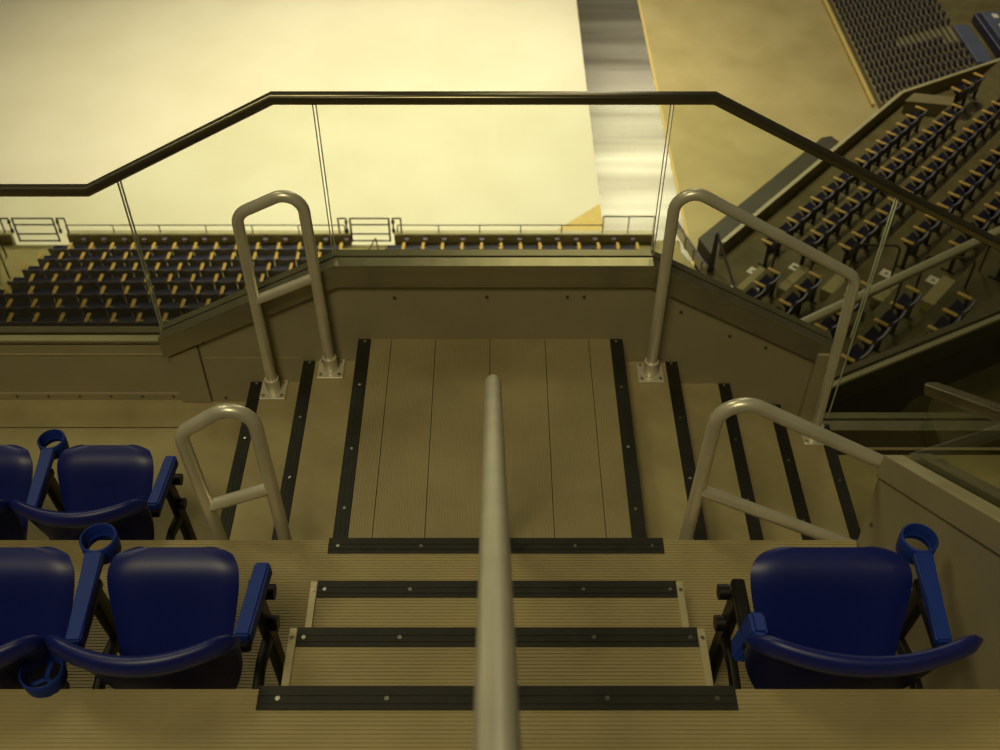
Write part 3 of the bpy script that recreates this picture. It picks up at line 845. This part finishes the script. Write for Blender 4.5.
# back wall of the lower bowl with metal coping
wb = empty('wall_back', (0, 0, 0), 'dark back wall of the corner block with metal coping', 'wall', kind='structure')
a = V(1.5, 8.87, 0); d = V(.893, .450, 0).normalized(); L_ = 12.5; nn_ = V(d.y, -d.x, 0)
def bw(name, m, off0, off1, z0, z1):
    p = a + nn_ * off0; q = p + d * L_
    MB().prism([p + V(0, 0, z0), q + V(0, 0, z0), q + V(0, 0, z1), p + V(0, 0, z1)], nn_ * (off1 - off0)).build(name, m, wb)
bw('panel', M['darkwall'], -.22, -.02, -15.2, -7.55)
bw('fascia', M['darksmooth'], -.02, .0, -7.95, -7.52)
bw('cap', M['cap'], -.06, .02, -7.55, -7.50)
bw('cap', M['fascia'], -.20, -.10, -7.55, -7.48)
# dark void between the decks
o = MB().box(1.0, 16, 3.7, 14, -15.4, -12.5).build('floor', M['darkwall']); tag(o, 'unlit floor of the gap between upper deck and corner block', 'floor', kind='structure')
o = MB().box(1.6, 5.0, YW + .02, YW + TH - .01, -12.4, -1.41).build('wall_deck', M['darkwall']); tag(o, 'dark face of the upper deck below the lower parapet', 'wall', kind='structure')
# ------------------------------------------------------------------ bleachers in the upper right
b_ = MB(); b_.box(-.09, .09, -.03, .03, .10, .30, .015, 1); me_a = b_.me('seat_pan', M['bleach'])
s_ = MB(); s_.box(-.235, .235, -.05, .05, .02, .09, .012, 1); me_b = s_.me('bench_slat', M['slat'])
for i in range(19):
    x = 11.95 + .115 * i; z = ZF + .12 + .09 * i
    ymin = 29.5 - .09 * i; ymax = 37.3 - .19 * i
    j = 0; y = ymin
    while y < ymax:
        skip = abs((y - 30.3) - (20 - i) * .10) < .3 and 8 <= i <= 20
        if not skip:
            o = bpy.data.objects.new('bleacher_chair', me_a); C.objects.link(o); o.location = (x, y, z); o.rotation_euler = (0, 0, PI / 2)
            tag(o, 'small dim bleacher seat, %s row from the yellow kerb, %s from the corner parapet' % (ORD[i], ORD[j]), 'seat', 'retracted bleacher seats')
        y += .47; j += 1
    o = MB().box(x - .055, x + .02, ymin - .25, 46, ZF, z + .10).build('bleacher_bench', M['slat'])
    tag(o, 'long greenish bleacher bench, %s from the yellow kerb' % ORD[i], 'bench', 'retracted bleacher benches')
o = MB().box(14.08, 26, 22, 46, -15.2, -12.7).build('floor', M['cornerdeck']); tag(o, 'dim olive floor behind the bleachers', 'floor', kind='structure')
for (lab, m, c, sx, sy, sz, rz) in (('grey blue vinyl mat lying behind the bleachers', M['mat'], (14.40, 29.9), .50, 2.3, .10, 0.02),
                                  ('dark navy block beside the vinyl mat behind the bleachers', M['navy'], (14.98, 30.2), .24, 2.4, .30, 0.02),
                                  ('grey blue panel with white tabs at the frame corner', M['mat'], (15.55, 30.4), .70, 2.6, .2, 0.02)):
    o = MB().box(-sx / 2, sx / 2, -sy / 2, sy / 2, 0, sz, .03, 2).build('floor_mat', m); o.location = (c[0], c[1], -12.7); o.rotation_euler = (0, 0, rz)
    tag(o, lab, 'mat', 'mats behind the bleachers')
    if 'tabs' in lab:
        for yy in (-.3, .35, 1.0): MB().box(-.09, .09, yy - .13, yy + .13, sz, sz + .01).build('tab', M['white'], o)

# ------------------------------------------------------------------ light
def area(name, loc, aim, size, power, col, sy=None):
    l = bpy.data.lights.new(name, 'AREA'); l.energy = power; l.color = col; l.size = size
    if sy: l.shape = 'RECTANGLE'; l.size_y = sy
    o = bpy.data.objects.new(name, l); C.objects.link(o); o.location = loc
    o.rotation_euler = (Vector(aim) - Vector(loc)).to_track_quat('-Z', 'Y').to_euler(); return o
def spot(name, loc, aim, power, ang, blend, rad, col):
    l = bpy.data.lights.new(name, 'SPOT'); l.energy = power; l.color = col; l.spot_size = math.radians(ang); l.spot_blend = blend; l.shadow_soft_size = rad
    o = bpy.data.objects.new(name, l); C.objects.link(o); o.location = loc
    o.rotation_euler = (Vector(aim) - Vector(loc)).to_track_quat('-Z', 'Y').to_euler(); return o
WARM = (1.0, .925, .63)
spot('rink_lamp', (-8, 30, 12), (-7, 31, ZF), 17500, 70, .9, 1.0, (1.0, .88, .52))
spot('rink_lamp', (-1, 28, 12), (-2, 28, ZF), 14200, 66, .9, 1.0, WARM)
spot('rink_lamp', (7, 30, 13), (6, 31, ZF), 9500, 84, .9, 1.0, (1.0, .88, .50))
area('house_lamp', (-2.2, -3.2, 12), (-.2, 2.4, 0), 3.0, 455, (1.0, .875, .48))
area('house_lamp', (-9, 12, 16), (0, 2.6, 0), 5.0, 560, (1.0, .90, .52))
area('house_lamp', (2.5, 22, 13), (4, 14, -9), 6, 250, (1.0, .88, .46))
area('strip_sheen_light', (10.2, 63, 12), (6, 25, ZF), 8, 2000, (1.0, .95, .74), 10)  # unseen area light, added for the sheen on the grey strip

w = bpy.data.worlds.new('World'); bpy.context.scene.world = w; w.use_nodes = True
w.node_tree.nodes['Background'].inputs[0].default_value = (1.0, .86, .5, 1)
w.node_tree.nodes['Background'].inputs[1].default_value = .018

# ------------------------------------------------------------------ camera
cam = bpy.data.cameras.new('camera'); co = bpy.data.objects.new('camera', cam); C.objects.link(co)
cam.sensor_width = 36; cam.lens = 1075 / 1000 * 36
cam.shift_x = .006
co.location = (0, 0, 3.225); co.rotation_euler = (math.radians(90 - 45.07), 0, 0)
cam.clip_end = 300; cam.clip_start = .02
cam.dof.use_dof = True; cam.dof.focus_distance = 3.7; cam.dof.aperture_fstop = 4.5
sc = bpy.context.scene; sc.camera = co
sc.view_settings.view_transform = 'Standard'; sc.view_settings.look = 'None'
sc.view_settings.gamma = 1; sc.view_settings.use_curve_mapping = False
sc.view_settings.exposure = 0
